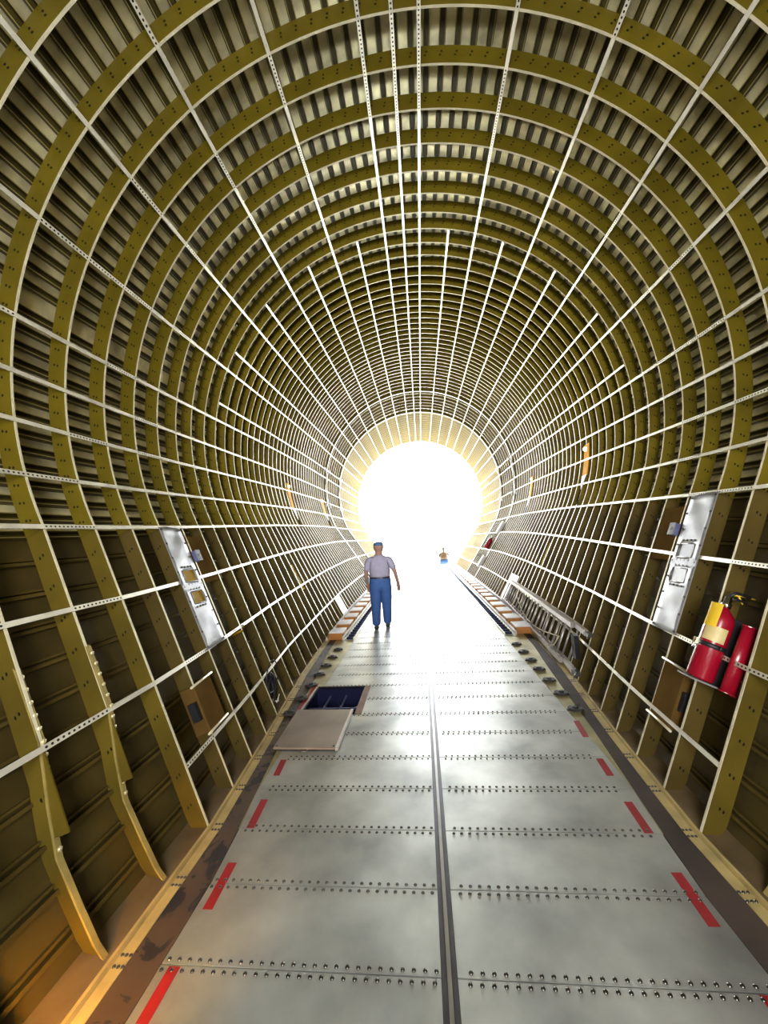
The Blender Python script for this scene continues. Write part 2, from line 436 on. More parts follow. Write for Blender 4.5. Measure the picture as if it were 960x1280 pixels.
# ------------------------------------------------------------------ floor
fl = root('floor')
sil = lambda k: interp(k, [1, 2, 3.2, 60], [3.14, 3.22, 3.36, 3.38])
zin = lambda k: interp(k, [1, 2, 5, 7.4, 9.8, 11.7, 20], [3.14, 3.24, 3.56, 3.75, 3.96, 4.17, 4.5])
HX0, HX1, HK0, HK1 = -3.58, -2.05, 6.06, 7.95
ks = [-11, -8, -5, -3, -2]+list(range(-1, 61))
for i, k in enumerate(ks):
    k1 = ks[i+1] if i+1 < len(ks) else KEND
    for s in (-1, 1):
        mb = MB(); g = .008
        a, c = .085, sil(k); c1 = sil(k1)
        if s < 0 and k in (6, 7): c = c1 = 1.86
        q = [(s*a, k+g), (s*c, k+g), (s*c1, k1-g), (s*a, k1-g)]
        if s < 0: q = q[::-1]
        mb.hexa([P(x, kk, -.03) for x, kk in q]+[P(x, kk, 0) for x, kk in q])
        mb.build('floor_plate', 'floor', fl)
# sub floor under seams (leaves the hatch open)
mb = MB(); mb.box(-1.86, 5.4, -11, KEND, -.08, -.035); mb.box(-5.4, -1.86, -11, HK0-.02, -.08, -.035); mb.box(-5.4, -1.86, HK1+.02, KEND, -.08, -.035); mb.box(-5.4, HX0-.03, HK0-.02, HK1+.02, -.08, -.035)
mb.build('subfloor', 'dark', fl)
# edge strips
def strip(name, f0, f1, k0, k1, z0, z1, m, side, parent=None):
    mb = MB(); kk = [k0]+[i for i in range(math.ceil(k0+.01), math.ceil(k1))]+[k1]
    rows = []
    for k in kk:
        a, b = side*f0(k), side*f1(k); rows.append([P(a, k, z0), P(b, k, z0), P(b, k, z1), P(a, k, z1)])
    ids = mb.grid(rows, False, True); mb.face(ids[0]); mb.face(ids[-1]); return mb.build(name, m, parent)
ti = 1
for side in (-1, 1):
    zi = (lambda k: max(zin(k), sil(k)+.004))
    if side < 0:
        strip('zinc_strip', lambda k: sil(k)+.006, zi, 2, HK0-.02, -.035, .004, 'zinc', side, fl)
        strip('zinc_strip', lambda k: 3.62, lambda k: max(zi(k), 3.66), HK0-.02, HK1+.02, -.035, .004, 'zinc', side, fl)
        strip('zinc_strip', lambda k: sil(k)+.006, zi, HK1+.02, KEND, -.035, .004, 'zinc', side, fl)
        strip('dark_strip', lambda k: max(zi(k)+.004, 3.67 if HK0 < k < HK1 else 0), lambda k: E_(k)-.2, -11, KEND, -.035, .002, 'stain', side, fl)
    else:
        strip('zinc_strip', lambda k: sil(k)+.006, zi, 2, KEND, -.035, .004, 'zinc', side, fl)
        strip('dark_strip', lambda k: zi(k)+.004, lambda k: E_(k)-.2, -11, KEND, -.035, .002, 'brownstrip', side, fl)
    struct(strip('trim_%d' % ti, lambda k: E_(k)-.2, lambda k: E_(k)-.06, -11, KEND, -.035, .012, 'cream', side)); ti += 1
    struct(strip('trim_%d' % ti, lambda k: E_(k)-.05, lambda k: E_(k)-.012, -11, KEND, -.035, .07, 'cream', side)); ti += 1
    strip('bay_shelf', lambda k: E_(k)-.012, lambda k: E_(k)+.5, -11, KEND, -.035, -.004, 'shelf', side, fl)
# rivet rows
def dome(mb, x, k, z, r):
    c = P(x, k, z); n = 6
    rows = [[c+Vector((math.cos(2*math.pi*j/n)*r*q, math.sin(2*math.pi*j/n)*r*q, h*r)) for j in range(n)] for q, h in ((1, 0), (.8, .5))]
    ids = mb.grid(rows, True, True); t = mb.vert(c+Vector((0, 0, .75*r)))
    for j in range(n): mb.face((ids[1][j], ids[1][(j+1) % n], t), None, True)
for k in range(-1, 19):
    mb = MB(); step = .118
    n = int(6.2/step)
    for i in range(n+1):
        x = -3.1+i*step
        if abs(x) < .12: continue
        if k in (7,) and x < -1.86: continue
        for dk in (-.055, .055): dome(mb, x+(.02 if dk > 0 else 0), k+dk, 0, .0098 if k < 4 else .0085)
    mb.build('rivet_row', 'rivet', fl)
for side in (-1, 1):
    mb = MB()
    for k in range(-1, 9):
        for dk in (-.06, .06):
            for q in (.09, .14, .19): dome(mb, side*(E_(k)-q), k+dk, .012, .009)
    mb.build('edge_rivets', 'rivet', fl)
# red dashes on the plates
for side in (-1, 1):
    for k0, k1 in ((-.52, -.02), (.63, 1.33), (2.0, 2.68), (3.38, 3.93), (4.75, 5.5)):
        if side < 0 and k0 > 4: continue
        mb = MB(); x = interp(k0, [0, 1, 2.8, 4, 5.5], [2.97, 2.98, 3.1, 3.2, 3.36]); x1 = interp(k1, [0, 1, 2.8, 4, 5.5], [2.97, 2.98, 3.1, 3.2, 3.36])
        q = [P(side*(x-.065), k0, .003), P(side*(x+.065), k0, .003), P(side*(x1+.065), k1, .003), P(side*(x1-.065), k1, .003)]
        mb.prism(q, Vector((0, 0, .0008))); mb.build('red_dash', 'red', fl)
# centre cargo track
t = thing('cargo_track', 'slotted steel seat track recessed along the centre of the floor', 'track', P(0, 0, 0))
mb = MB(); mb.box(-.08, .08, -11, KEND, -.03, -.012); mb.build('track_bed', 'dark', t)
for x in (-.06, .06):
    mb = MB(); mb.box(x-.02, x+.02, -11, KEND, -.012, .012); mb.build('track_lip', 'dark', t)
mb = MB(); mb.box(-.022, .022, -11, KEND, -.012, .02); mb.build('track_rib', 'steel', t)

# ------------------------------------------------------------------ hatch in the floor
t = thing('floor_hatch', 'open square floor hatch showing the dark blue hold, behind the loose cover plate', 'hatch', P((HX0+HX1)/2, HK0, -.04))
mb = MB(); z0 = -1.8
for q in ([(HX0,HK0),(HX1,HK0)], [(HX1,HK0),(HX1,HK1)], [(HX1,HK1),(HX0,HK1)], [(HX0,HK1),(HX0,HK0)]):
    (xa, ka), (xb, kb) = q
    mb.face([mb.vert(P(xa, ka, -.02)), mb.vert(P(xb, kb, -.02)), mb.vert(P(xb, kb, z0)), mb.vert(P(xa, ka, z0))])
mb.face([mb.vert(P(x, k, z0)) for x, k in ((HX0,HK0),(HX1,HK0),(HX1,HK1),(HX0,HK1))])
mb.build('hatch_well', 'pit', t)
for x in (-3.15, -2.65):
    mb = MB(); mb.box(x-.025, x+.025, HK0+.01, HK1-.01, -.32, -.26); mb.build('hold_beam', 'pitbar', t)
mb = MB(); mb.box(HX0+.01, HX1-.01, 7.0, 7.05, -.30, -.25); mb.build('hold_beam', 'pitbar', t)
mb = MB(); mb.tube([P(-3.45, 6.2, -.3), P(-2.2, 7.7, -.5)], .012, 6); mb.tube([P(-2.3, 6.3, -.35), P(-2.9, 7.8, -.4)], .01, 6); mb.build('hold_cables', 'pitbar', t)
mb = MB(); mb.box(HX1, HX1+.18, HK0-.02, HK1+.02, -.03, .004); o = mb.build('hatch_sill', 'sill', t); o['label'] = 'worn brown right sill'
mb = MB(); mb.box(HX1+.07, HX1+.09, HK0-.02, HK1+.02, .004, .006); mb.build('sill_groove', 'dark', o)
mb = MB(); mb.box(HX0-.02, HX0+.05, HK0-.02, HK1+.02, -.05, .02); mb.build('hatch_rail', 'ladder', t)
mb = MB(); mb.box(HX0-.13, HX0-.02, HK0-.1, HK1+.3, 0, .008); o = mb.build('red_edge_paint', 'red', t)
mb = MB(); mb.box(HX0, HX1, HK1, HK1+.05, -.05, .01); mb.build('hatch_end', 'dark', t)
t = thing('hatch_cover', 'loose scuffed metal cover plate lying on the floor in front of the open hatch', 'hatch cover', P(-2.85, 5.2, 0))
def tilt(x, k): return .07+.02*(k-4.2)
mb = MB(); q = [(-3.55,4.25),(-2.12,4.22),(-2.13,6.12),(-3.62,6.15)]
mb.hexa([P(x, k, .05) for x, k in q]+[P(x, k, .085) for x, k in q]); mb.build('cover_plate', 'coverplate', t)
mb = MB(); mb.hexa([P(x, k, .002) for x, k in [(-3.5,4.27),(-2.16,4.25),(-2.17,6.1),(-3.57,6.12)]]+[P(x, k, .05) for x, k in [(-3.5,4.27),(-2.16,4.25),(-2.17,6.1),(-3.57,6.12)]]); mb.build('cover_frame', 'dark', t)
mb = MB(); mb.box(-2.15, -2.09, 4.22, 6.12, .03, .10); mb.build('edge_angle', 'ladder', t)
mb = MB(); mb.tube([P(-2.95, 4.24, .04), P(-2.93, 4.19, .03), P(-2.79, 4.19, .03), P(-2.77, 4.24, .04)], .005, 6); mb.build('pull_ring', 'steel', t)
mb = MB()
for x, k in ((-3.5,4.32),(-2.2,4.3)): dome(mb, x, k, .085, .011)
mb.build('corner_screws', 'rivet', t)

# ------------------------------------------------------------------ black floor cleats
GC = {-1: 'black cleats along the left floor edge', 1: 'black cleats along the right floor edge'}
def make_cleat(x, k, label, group):
    t = thing('floor_cleat', label, 'cleat', P(x, k, 0), group)
    mb = MB()
    oc = [P(x+dx, k+dk, .0) for dx, dk in ((-.17,-.06),(-.1,-.13),(.1,-.13),(.17,-.06),(.17,.06),(.1,.13),(-.1,.13),(-.17,.06))]
    mb.prism([p+Vector((0,0,.004)) for p in oc], Vector((0, 0, .026))); mb.build('cleat_body', 'dark', t, .004)
    mb = MB(); mb.lathe(P(x, k, .07), Vector((0, 0, 1)), [(.03, 0), (.032, .006), (.02, .012)], 14); mb.build('cleat_cap', 'black', t)
    mb = MB(); mb.box(x-.2, x+.2, k-.035, k+.035, .0, .03); mb.build('cleat_strap', 'black', t)
    return t
for side, sn in ((-1, 'left'), (1, 'right')):
    c0 = None
    for i, k in enumerate((6.06, 7.05, 8.05, 9.05, 10.0, 11.0, 12.05)):
        x = side*(3.56 if side > 0 else 3.80)
        lb = '%s black cleat from the camera in the row along the %s floor edge' % (ORD[i], sn)
        if c0 is None: c0 = make_cleat(x, k, lb, GC[side]); k00 = k
        else: dup(c0, P(x, k, 0)-P(x, k00, 0), lb)

# ------------------------------------------------------------------ roller tracks, rails, wooden chocks
KB = 13.6
for side, sn in ((-1, 'left'), (1, 'right')):
    def X(x): return side*x
    KF = 30.0 if side < 0 else 60.5
    t = thing('roller_conveyor', 'dark roller conveyor along the inner side of the wooden chocks on the %s' % sn, 'conveyor', P(X(3.6), KB, 0))
    for xx in (3.43, 3.78):
        mb = MB(); a, b = sorted((X(xx-.02), X(xx+.02))); mb.box(a, b, KB, KF, .002, .09); mb.build('side_channel', 'rail', t)
    mb = MB(); a, b = sorted((X(3.45), X(3.76))); mb.box(a, b, KB, KF, .004, .012); mb.build('conveyor_bed', 'rail', t)
    r0 = None
    for i in range(94):
        k = KB+.15+i*.5
        if k > KF: break
        if r0 is None:
            mb = MB(); mb.tube([P(X(3.455), k, .06), P(X(3.755), k, .06)], .024, 8); r0 = mb.build('roller', 'roller', t)
        else:
            c = r0.copy(); C.objects.link(c); c.parent = t; c.location = Vector((0, (k-KB-.15)*S, 0))
    for xx, nm in ((3.9, 'inner'), (4.68, 'outer')):
        mb = MB(); rows = []
        for k in (KB, 22, KF):
            o_ = interp(k, [KB, 22, KF], [0, .05, .12])+(.35 if nm == 'outer' else 0)*interp(k, [KB, 22], [0, 1])
            a, b = X(xx+o_-.045), X(xx+o_+.045)
            rows.append([P(a, k, .002), P(b, k, .002), P(b, k, .17), P(a, k, .17)])
        ids = mb.grid(rows, False, True); mb.face(ids[0]); mb.face(ids[-1])
        tag(mb.build('guide_rail', 'rail'), 'long white %s guide rail beside the wooden chocks on the %s floor edge' % (nm, sn), 'rail')
    t0 = None
    for i in range(24):
        k = KB+.12+i*1.9
        if k > KF-1: break
        x = X(4.29+interp(k, [KB, 22, 60], [0, .05, .12]))
        lb = ('%s orange wooden chock from the camera in the %s row between the white rails' % (ORD[i], sn))
        if t0 is None:
            k0 = k; t0 = thing('wooden_chock', lb, 'chock', P(x, k, 0), 'wooden chocks along the %s floor edge' % sn)
            mb = MB(); mb.box(x-.34, x+.34, k, k+1.1, .004, .30); mb.build('chock_body', 'wood', t0, .008)
            mb = MB(); mb.box(x-.34, x+.34, k+.03, k+1.1, .30, .335); o = mb.build('top_glare', 'white', t0, .003); o['label'] = 'white sheet standing in for glare on the top'  # white sheet puts the glare on the wood top into colour
            mb = MB(); mb.box(*sorted((X(abs(x)-.36), X(abs(x)-.345))), k, k+.25, .004, .28); mb.build('black_end_plate', 'black', t0)
            px = x
        else: dup(t0, P(x, k, 0)-P(px, k0, 0), lb)
# ------------------------------------------------------------------ helpers on the flank
def flank(side, k, b, off):           # metres point + local axes (along hull, down the wall, inward)
    x, z = cap_pt(k, side*b, 0); x2, z2 = cap_pt(k, side*(b+1), 0)
    d = Vector((x2-x, 0, z2-z)).normalized(); n = Vector((d.z, 0, -d.x)); c = Vector((0, 0, cz(k)-2))-Vector((x, 0, z))
    if n.dot(c) < 0: n = -n
    p = P(x, k, z)+n*off*S
    return p, Vector((0, 1, 0)), d, n
def b_of_z(k, z):
    zk = cz(k)+rad(k)*math.cos(math.radians(KINK)); return KINK+100*(1-z/zk)
# dented metal panels
for side, sn in ((-1, 'left'), (1, 'right')):
    kA, kB2 = 3.86, 4.78
    t = thing('access_panel', ('dented bright metal access panel with two yellow openings on the left wall' if side < 0 else 'dented bright metal access panel with two blank covers beside the fire extinguisher'), 'wall panel', flank(side, 4.3, 165, .04)[0])
    zt, zb = 5.08, 2.32
    mb = MB(); nu, nv = 8, 26; holes = [(1.32, 1.62), (1.80, 2.10)]
    # openings as fraction down the panel
    op = [(.37, .47), (.55, .65)]
    us = [0, .12, .26, .40, .55, .70, .82, 1]; vs = sorted(set([i/24 for i in range(25)]+[q for o in op for q in o]))
    def pt(u, v, off=.05):
        k = kA+(kB2-kA)*u; z = zt+(zb-zt)*v
        dent = .018*math.sin(v*23+u*5)*math.sin(u*3.1)+.012*math.sin(v*41+2)*u*(1-u)*4
        if .3 < v < .72: dent *= .15
        return flank(side, k, b_of_z(k, z), off+dent)[0]
    idx = {(i, j): mb.vert(pt(u, v)) for i, u in enumerate(us) for j, v in enumerate(vs)}
    for i in range(len(us)-1):
        for j in range(len(vs)-1):
            uc, vc = (us[i]+us[i+1])/2, (vs[j]+vs[j+1])/2
            if .26 < uc < .82 and any(a < vc < b for a, b in op): continue
            mb.face((idx[i,j], idx[i+1,j], idx[i+1,j+1], idx[i,j+1]), None, True)
    o = mb.build('panel_sheet', 'alloy', t)
    sol = o.modifiers.new('thickness', 'SOLIDIFY'); sol.thickness = .003
    for a, b in op:
        mb = MB(); mb.grid([[pt(u, v, .03 if side < 0 else .044) for u in (.24, .54, .84)] for v in (a-.01, (a+b)/2, b+.01)])
        o = mb.build('opening_back', 'gold' if side < 0 else 'alloy', t)
        fr = MB()
        for (u0, v0, u1, v1) in ((.26,a,.82,a),(.26,b,.82,b),(.26,a,.26,b),(.82,a,.82,b)):
            fr.tube([pt(u0, v0, .052), pt(u1, v1, .052)], .004 if side < 0 else .0025, 5)
        fr.build('opening_rim', 'alloy' if side < 0 else 'steel', t)
    mb = MB()
    for (u, v) in [(.06+.88*i, v) for i in (0, 1) for v in (.02,.14,.26,.38,.5,.62,.74,.86,.98)]+[(u, v) for u in (.3,.45,.6,.75) for v in (.345,.49,.53,.675)]:
        p, a, d, n = flank(side, kA+(kB2-kA)*u, b_of_z(kA+(kB2-kA)*u, zt+(zb-zt)*v), .05)
        mb = MB(); mb.obox(p+n*.003, a, d, n, .008, .008, .004); mb.build('screw', 'rivet', t)
    # joint strap across the middle
    mb = MB(); mb.grid([[pt(u, v, .065) for u in us] for v in (.485, .53)]); mb.build('middle_strip', 'alloy', t)
    # switch box beyond
    p, a, d, n = flank(side, 5.05, b_of_z(5.05, 4.36), .03)
    t = thing('switch_box', 'small silver switch box with dark side mounted just beyond the %s metal panel' % sn, 'switch box', p)
    mb = MB(); mb.obox(p-n*.0, a, d, n, .035, .055, .035); mb.build('box_body', 'pitbar', t, .004)
    mb = MB(); mb.obox(p+n*.037-a*.0, a, d, n, .037, .057, .003); mb.build('face_plate', 'alloy', t)
    mb = MB(); mb.obox(p+n*.044, a, d, n, .008, .012, .006); mb.obox(p+n*.042+d*.035, a, d, n, .006, .006, .004); mb.build('toggle', 'steel', t)
    # backing plate by the switch
    p, a, d, n = flank(side, 5.0, b_of_z(5.0, 4.4), 0)
    mb = MB(); mb.grid([[flank(side, k, b_of_z(k, z), -.02)[0] for k in (4.8, 5.9)] for z in (4.9, 4.3, 3.7)])
    o = mb.build('backing_plate', 'brown'); tag(o, 'plain brown plate closing the bay next to the %s metal panel' % sn, 'plate')
    sol = o.modifiers.new('thickness', 'SOLIDIFY'); sol.thickness = .006
    # brown cover below
    kc = 3.55 if side > 0 else 3.2
    mb = MB(); z1, z2_ = (1.85, .85) if side > 0 else (1.9, 1.05)
    A = [flank(side, kk, b_of_z(kk, z), o_)[0] for z, o_ in ((z1, .02), (z2_, .02)) for kk in (kc-.25, kc+.42)]
    B = [flank(side, kk, b_of_z(kk, z), -.30)[0] for z in (z1, z2_) for kk in (kc-.25, kc+.42)]
    t = thing('cover_box', 'plain brown cover box between hoop frames %s' % ('under the fire extinguisher' if side > 0 else 'below the left metal panel'), 'cover box', A[2])
    mb.hexa([A[0], A[1], A[3], A[2], B[0], B[1], B[3], B[2]]); mb.build('box_shell', 'brown', t, .006)
    for z in (z1, z2_):
        p0 = flank(side, kc-.35, b_of_z(kc, z), .03)[0]; p1 = flank(side, kc+.5, b_of_z(kc, z), .03)[0]
        mb = MB(); mb.tube([p0, p1], .010, 6); mb.build('edge_strip', 'cap', t)
    p, a, d, n = flank(side, kc-.22, b_of_z(kc, (z1+z2_)/2), -.1)
    mb = MB(); mb.obox(p-a*.03, a, d, n, .02, .07, .03); mb.build('latch', 'black', t)

# ------------------------------------------------------------------ fire extinguisher
n = Vector((-.93, 0, .36)); p0 = P(4.35, 2.6, 1.98); p1 = P(4.86, 2.6, 3.06)
ax = (p1-p0).normalized()
t = thing('fire_extinguisher', 'red fire extinguisher with yellow tag strapped to the right wall', 'fire extinguisher', p0)
H = .49; r = .074
mb = MB(); mb.lathe(p0, ax, [(.0, 0), (r*.9, .0), (r, .012), (r, H*.80), (r*.93, H*.86), (r*.72, H*.92), (r*.42, H*.965), (r*.3, H)], 32); mb.build('cylinder', 'redgloss', t)
mb = MB(); mb.lathe(p0+ax*H, ax, [(.028, 0), (.028, .03), (.022, .035), (.022, .075), (.01, .08)], 14); o = mb.build('valve', 'silver', t)
side_v = ax.cross(Vector((0, 1, 0))).normalized()          # into the hull
if side_v.dot(n) < 0: side_v = -side_v
tow = Vector((0, -1, 0))                                   # to the camera
top_ = p0+ax*(H+.06)
mb = MB(); mb.lathe(top_+side_v*.085-tow*.0, side_v*.4+tow, [(.0, -.006), (.03, -.006), (.032, .0), (.03, .01), (.0, .012)], 16); mb.tube([top_, top_+side_v*.085], .01, 8); mb.build('gauge', 'silver', o)
mb = MB(); mb.tube([top_+ax*.02, top_+ax*.055-side_v*.03, top_+ax*.06-side_v*.12], .011, 8); mb.tube([top_-ax*.005, top_+ax*.02-side_v*.05, top_+ax*.015-side_v*.11], .009, 8); mb.build('handle', 'black', t)
mb = MB(); mb.tube([top_+ax*.03, top_+ax*.05-side_v*.07, top_+ax*.06-side_v*.15], .005, 6); mb.tube([top_+ax*.045-side_v*.05, top_+ax*.0-side_v*.09], .005, 6); mb.build('pull_pin_tie', 'yellow', t)
def cyl_patch(h0, h1, a0, a1, rr, nseg=10):
    rows = []
    for i in range(nseg+1):
        th = a0+(a1-a0)*i/nseg; dv = tow*math.cos(th)+side_v*math.sin(th)
        rows.append([p0+ax*h0+dv*rr, p0+ax*h1+dv*rr])
    return rows
mb = MB(); mb.grid(cyl_patch(H*.52, H*.72, -.15, 1.5, r+.0015)); lb = mb.build('instruction_label', 'label', t)
mb = MB(); mb.grid(cyl_patch(H*.535, H*.71, .95, 1.12, r+.0025)); mb.build('pictogram_band', 'print', lb)
mb = MB()
for i in range(6):
    h = H*(.53+.027*i); mb.grid(cyl_patch(h, h+.004, -.05, .85, r+.0025))
mb.build('print_lines', 'print', lb)
mb = MB(); mb.grid(cyl_patch(H*.70, H*1.02, .75, 1.75, r*1.04+.004)); tg = mb.build('inspection_tag', 'yellow', t)
mb = MB()
for i in range(5):
    h = H*(.76+.045*i); mb.grid(cyl_patch(h, h+.004, .9, 1.6, r*1.04+.006))
mb.build('tag_print', 'print', tg)
# strap bracket
t = thing('extinguisher_bracket', 'black wall bracket with clamp band holding the fire extinguisher', 'bracket', p0)
mb = MB(); rows = []
for i in range(33):
    th = 2*math.pi*i/32; dv = tow*math.cos(th)+side_v*math.sin(th)
    rows.append([p0+ax*(H*.43)+dv*(r+.004), p0+ax*(H*.49)+dv*(r+.004)])
mb.grid(rows, True); o = mb.build('clamp_band', 'black', t); sol = o.modifiers.new('thickness', 'SOLIDIFY'); sol.thickness = .004
mb = MB(); mb.obox(p0+ax*H*.46+side_v*(r+.015), ax, side_v, tow, .02, .018, .012); mb.tube([p0+ax*H*.44+side_v*(r+.0), p0+ax*H*.36+side_v*(r+.03)], .007, 6); mb.build('clamp_lever', 'silver', t)
bc = P(4.52, 2.60, 1.96)
mb = MB(); mb.obox(bc+ax*H*.40, ax, side_v, tow, H*.46, .055, .015); mb.build('back_plate', 'black', t, .004)
mb = MB(); mb.obox(p0-ax*.012-side_v*.05, ax, side_v, tow, .005, .14, .07); mb.build('foot_shelf', 'alloy', t)
# red sheet-metal pan to the right
t = thing('red_pan', 'curved red sheet metal pan with flanged ends fixed beside the fire extinguisher', 'pan', P(4.88, 2.66, 1.70))
pc = P(4.54, 2.34, 1.85); PH = .435
rows = []
for i in range(11):
    th = -1.2+2.5*i/10; dv = tow*math.cos(th)*.05-side_v*math.sin(th)*.054
    rows.append([pc+ax*h+dv for h in (0, PH)])
mb = MB(); mb.grid(rows, True); o = mb.build('curved_sheet', 'redgloss', t); sol = o.modifiers.new('thickness', 'SOLIDIFY'); sol.thickness = .004
for h, nm in ((PH, 'top_flange'), (0, 'bottom_flange')):
    mb = MB(); rows2 = []
    for i in range(11):
        th = -1.2+2.5*i/10
        rows2.append([pc+ax*h+tow*math.cos(th)*q*.05-side_v*math.sin(th)*q*.054 for q in (1.0, 1.18)])
    mb.grid(rows2); o = mb.build(nm, 'redgloss', t); sol = o.modifiers.new('thickness', 'SOLIDIFY'); sol.thickness = .005
mb = MB(); mb.obox(pc+ax*(PH-.05)-side_v*.066, ax, side_v, tow, .045, .022, .006); mb.build('mounting_tab', 'redgloss', t)
mb = MB(); mb.obox(pc+ax*.02-side_v*.062, ax, side_v, tow, .03, .022, .006); mb.build('mounting_tab', 'redgloss', t)

# ------------------------------------------------------------------ ladder on the right wall
t = thing('ladder', 'long aluminium extension ladder lying on edge against the right wall', 'ladder', P(4.7, 8, 0))
def lad(k, h, off): # k along, h 0..1 height
    kk = k; zz = .22+h*1.12; x, z = cap_pt(kk, b_of_z(kk, zz), 0)
    return P(x-.1-off, kk, zz)
LK0, LK1 = 8.7, 22.2
for h, nm in ((0, 'lower_rail'), (1, 'upper_rail')):
    for off, e0 in ((0, LK0-.5), (.14, LK0+.6)):
        mb = MB(); rows = []
        for k in [e0+(LK1-e0)*i/12 for i in range(13)]:
            p = lad(k, h, off); q = [Vector((-.022, 0, -.035)), Vector((.022, 0, -.035)), Vector((.022, 0, .035)), Vector((-.022, 0, .035))]
            rows.append([p+v for v in q])
        ids = mb.grid(rows, False, True); mb.face(ids[0]); mb.face(ids[-1]); mb.build(nm, 'ladder', t)
n_r = 20
for i in range(n_r):
    k = LK0+.3+(LK1-LK0-.5)*i/(n_r-1)
    mb = MB(); mb.tube([lad(k, .03, .0), lad(k, .97, .0)], .015, 8); mb.build('rung', 'ladder', t)
    if k > LK0+.9:
        mb = MB(); mb.tube([lad(k+.2, .03, .14), lad(k+.2, .97, .14)], .015, 8); mb.build('rung', 'ladder', t)
for h in (0, 1):
    p = lad(LK0-.5, h, 0); mb = MB(); mb.obox(p+Vector((0, -.05, 0)), Vector((1,0,0)), Vector((0,1,0)), Vector((0,0,1)), .03, .07, .025); mb.tube([p+Vector((0,-.05,0)), p+Vector((-.06,-.16,-.02))], .012, 6)
    mb.build('ladder_foot', 'redpink' if 'redpink' in M else 'steel', t)
mb = MB(); mb.obox((lad(LK0-.1, .75, .05)+lad(LK0-.1, .35, .05))/2, Vector((1,0,0)), Vector((0,1,0)), Vector((0,0,1)), .03, .05, .14); mb.build('end_plate', 'black', t)
mb = MB(); pts = []
for i in range(15):
    s_ = i/14; pts.append(lad(LK0+1.2+s_*9, .55-.55*math.sin(s_*math.pi)*.8+.2*s_, .24))
mb.tube(pts, .01, 6); mb.tube([lad(LK0+1.2, .55, .24), lad(LK0+1.4, .25, .24), lad(LK0+1.9, .1, .24)], .009, 6); mb.build('rope', 'rope', t)
# white boards
def board(side, k0, k1, z0, z1, label, tab=False):
    p = flank(side, k0, b_of_z(k0, z0), .07)[0]
    t = thing('white_board', label, 'board', p)
    mb = MB(); A = [flank(side, kk, b_of_z(kk, zz), .07)[0] for kk, zz in ((k0, z0), (k1, z0), (k1, z1), (k0, z1))]
    nn = flank(side, k0, b_of_z(k0, z0), .07)[3]; mb.prism(A, nn*.012); mb.build('board_sheet', 'white', t)
    if tab:
        mb = MB(); A = [flank(side, kk, b_of_z(kk, zz), .075)[0] for kk, zz in ((k0-1.0, z1-.45), (k0, z1-.45), (k0, z1), (k0-1.0, z1))]; mb.prism(A, nn*.012); mb.build('side_tab', 'white', t)
    mb = MB(); mb.prism([A[0], A[1], A[1]+(A[2]-A[1])*.03, A[0]+(A[3]-A[0])*.03], nn*.02); mb.build('edge_trim', 'rail', t)
board(1, 21.9, 23.4, .05, 1.72, 'white board propped on the right wall at the far end of the ladder', True)
board(-1, 19.2, 20.9, .05, 1.15, 'white board leaning on the left wall beside the walking man')

# ------------------------------------------------------------------ black coil in the left bay, pipe fitting
c = P(-4.45, 6.4, .6)
t = thing('hose_coil', 'black coiled hose bundle with white tie in the left wall bay beside the hatch', 'hose coil', P(-4.4, 6.4, 0))
mb = MB(); pts = []
for i in range(140):
    th = i/140*2*math.pi*6; rr = .13+.02*math.sin(i*.7); pts.append(c+Vector((.03*math.sin(i*.31)-.02, math.cos(th)*rr*.75, math.sin(th)*rr*1.15-.02)))
mb.tube(pts, .014, 6); mb.build('hose_loops', 'black', t)
mb = MB(); pts = [c+Vector((.02, math.cos(th)*.16, .12+math.sin(th)*.17)) for th in [i/20*2*math.pi for i in range(20)]]; mb.tube(pts, .006, 5); mb.build('loose_loop', 'dark', t)
mb = MB(); mb.tube([c+Vector((.06, -.03, -.14)), c+Vector((.07, .03, -.16)), c+Vector((.07, .06, -.10)), c+Vector((.06, .0, -.17))], .006, 5); mb.build('white_tie', 'white', t)
p, a, d, n = flank(-1, 5.85, b_of_z(5.85, 2.27), .0)
t = thing('pipe_fitting', 'small brass pipe fitting sticking out below the far edge of the left metal panel', 'pipe fitting', p)
mb = MB(); mb.tube([p-n*.1, p+n*.03, p+n*.05-d*.04], .012, 8); mb.build('elbow', 'gold', t)
mb = MB(); mb.lathe(p+n*.05-d*.04, -d, [(.018, 0), (.018, .02), (.008, .024)], 6); mb.build('cap_nut', 'steel', t)

# ------------------------------------------------------------------ amber wall lamps
def wall_lamp(side, k, z_top, z_mid, wk, label):
    def zp(kk, z, off):
        b = math.degrees(math.acos(max(-1, min(1, (z-cz(kk))/rad(kk))))); x, zz = cap_pt(kk, side*b, off); return P(x, kk, zz)
    t = thing('amber_lamp', label, 'lamp', zp(k, z_mid, 0), 'amber wall lamps')
    mb = MB(); mb.grid([[zp(kk, z, .02) for kk in (k-.02, k+wk)] for z in (z_top, (z_top+z_mid)/2, z_mid)]); o = mb.build('amber_lens', 'amber', t)
    sol = o.modifiers.new('thickness', 'SOLIDIFY'); sol.thickness = .01
    mb = MB(); mb.lathe(zp(k+wk*.5, z_top-.12, -.06), Vector((0, 0, -1)), [(.02, 0), (.04, .02), (.045, .05), (.02, .08)], 12); mb.build('bulb', 'bulb', t)
    mb = MB(); q = [zp(k-.02, z_mid, -.01), zp(k+wk, z_mid, -.01), zp(k+wk*.6, z_mid-(z_top-z_mid)*.45, -.01)]; mb.prism(q, Vector((-side*.01, 0, 0))); mb.build('lower_gusset', 'white', t)
    mb = MB(); mb.tube([zp(k+wk*.6, z_mid-(z_top-z_mid)*.45, -.01), zp(k+wk*.5, z_mid-(z_top-z_mid)*.8, -.02), zp(k, z_mid-(z_top-z_mid)*1.15, -.02)], .012, 6); mb.build('cable', 'black', t)
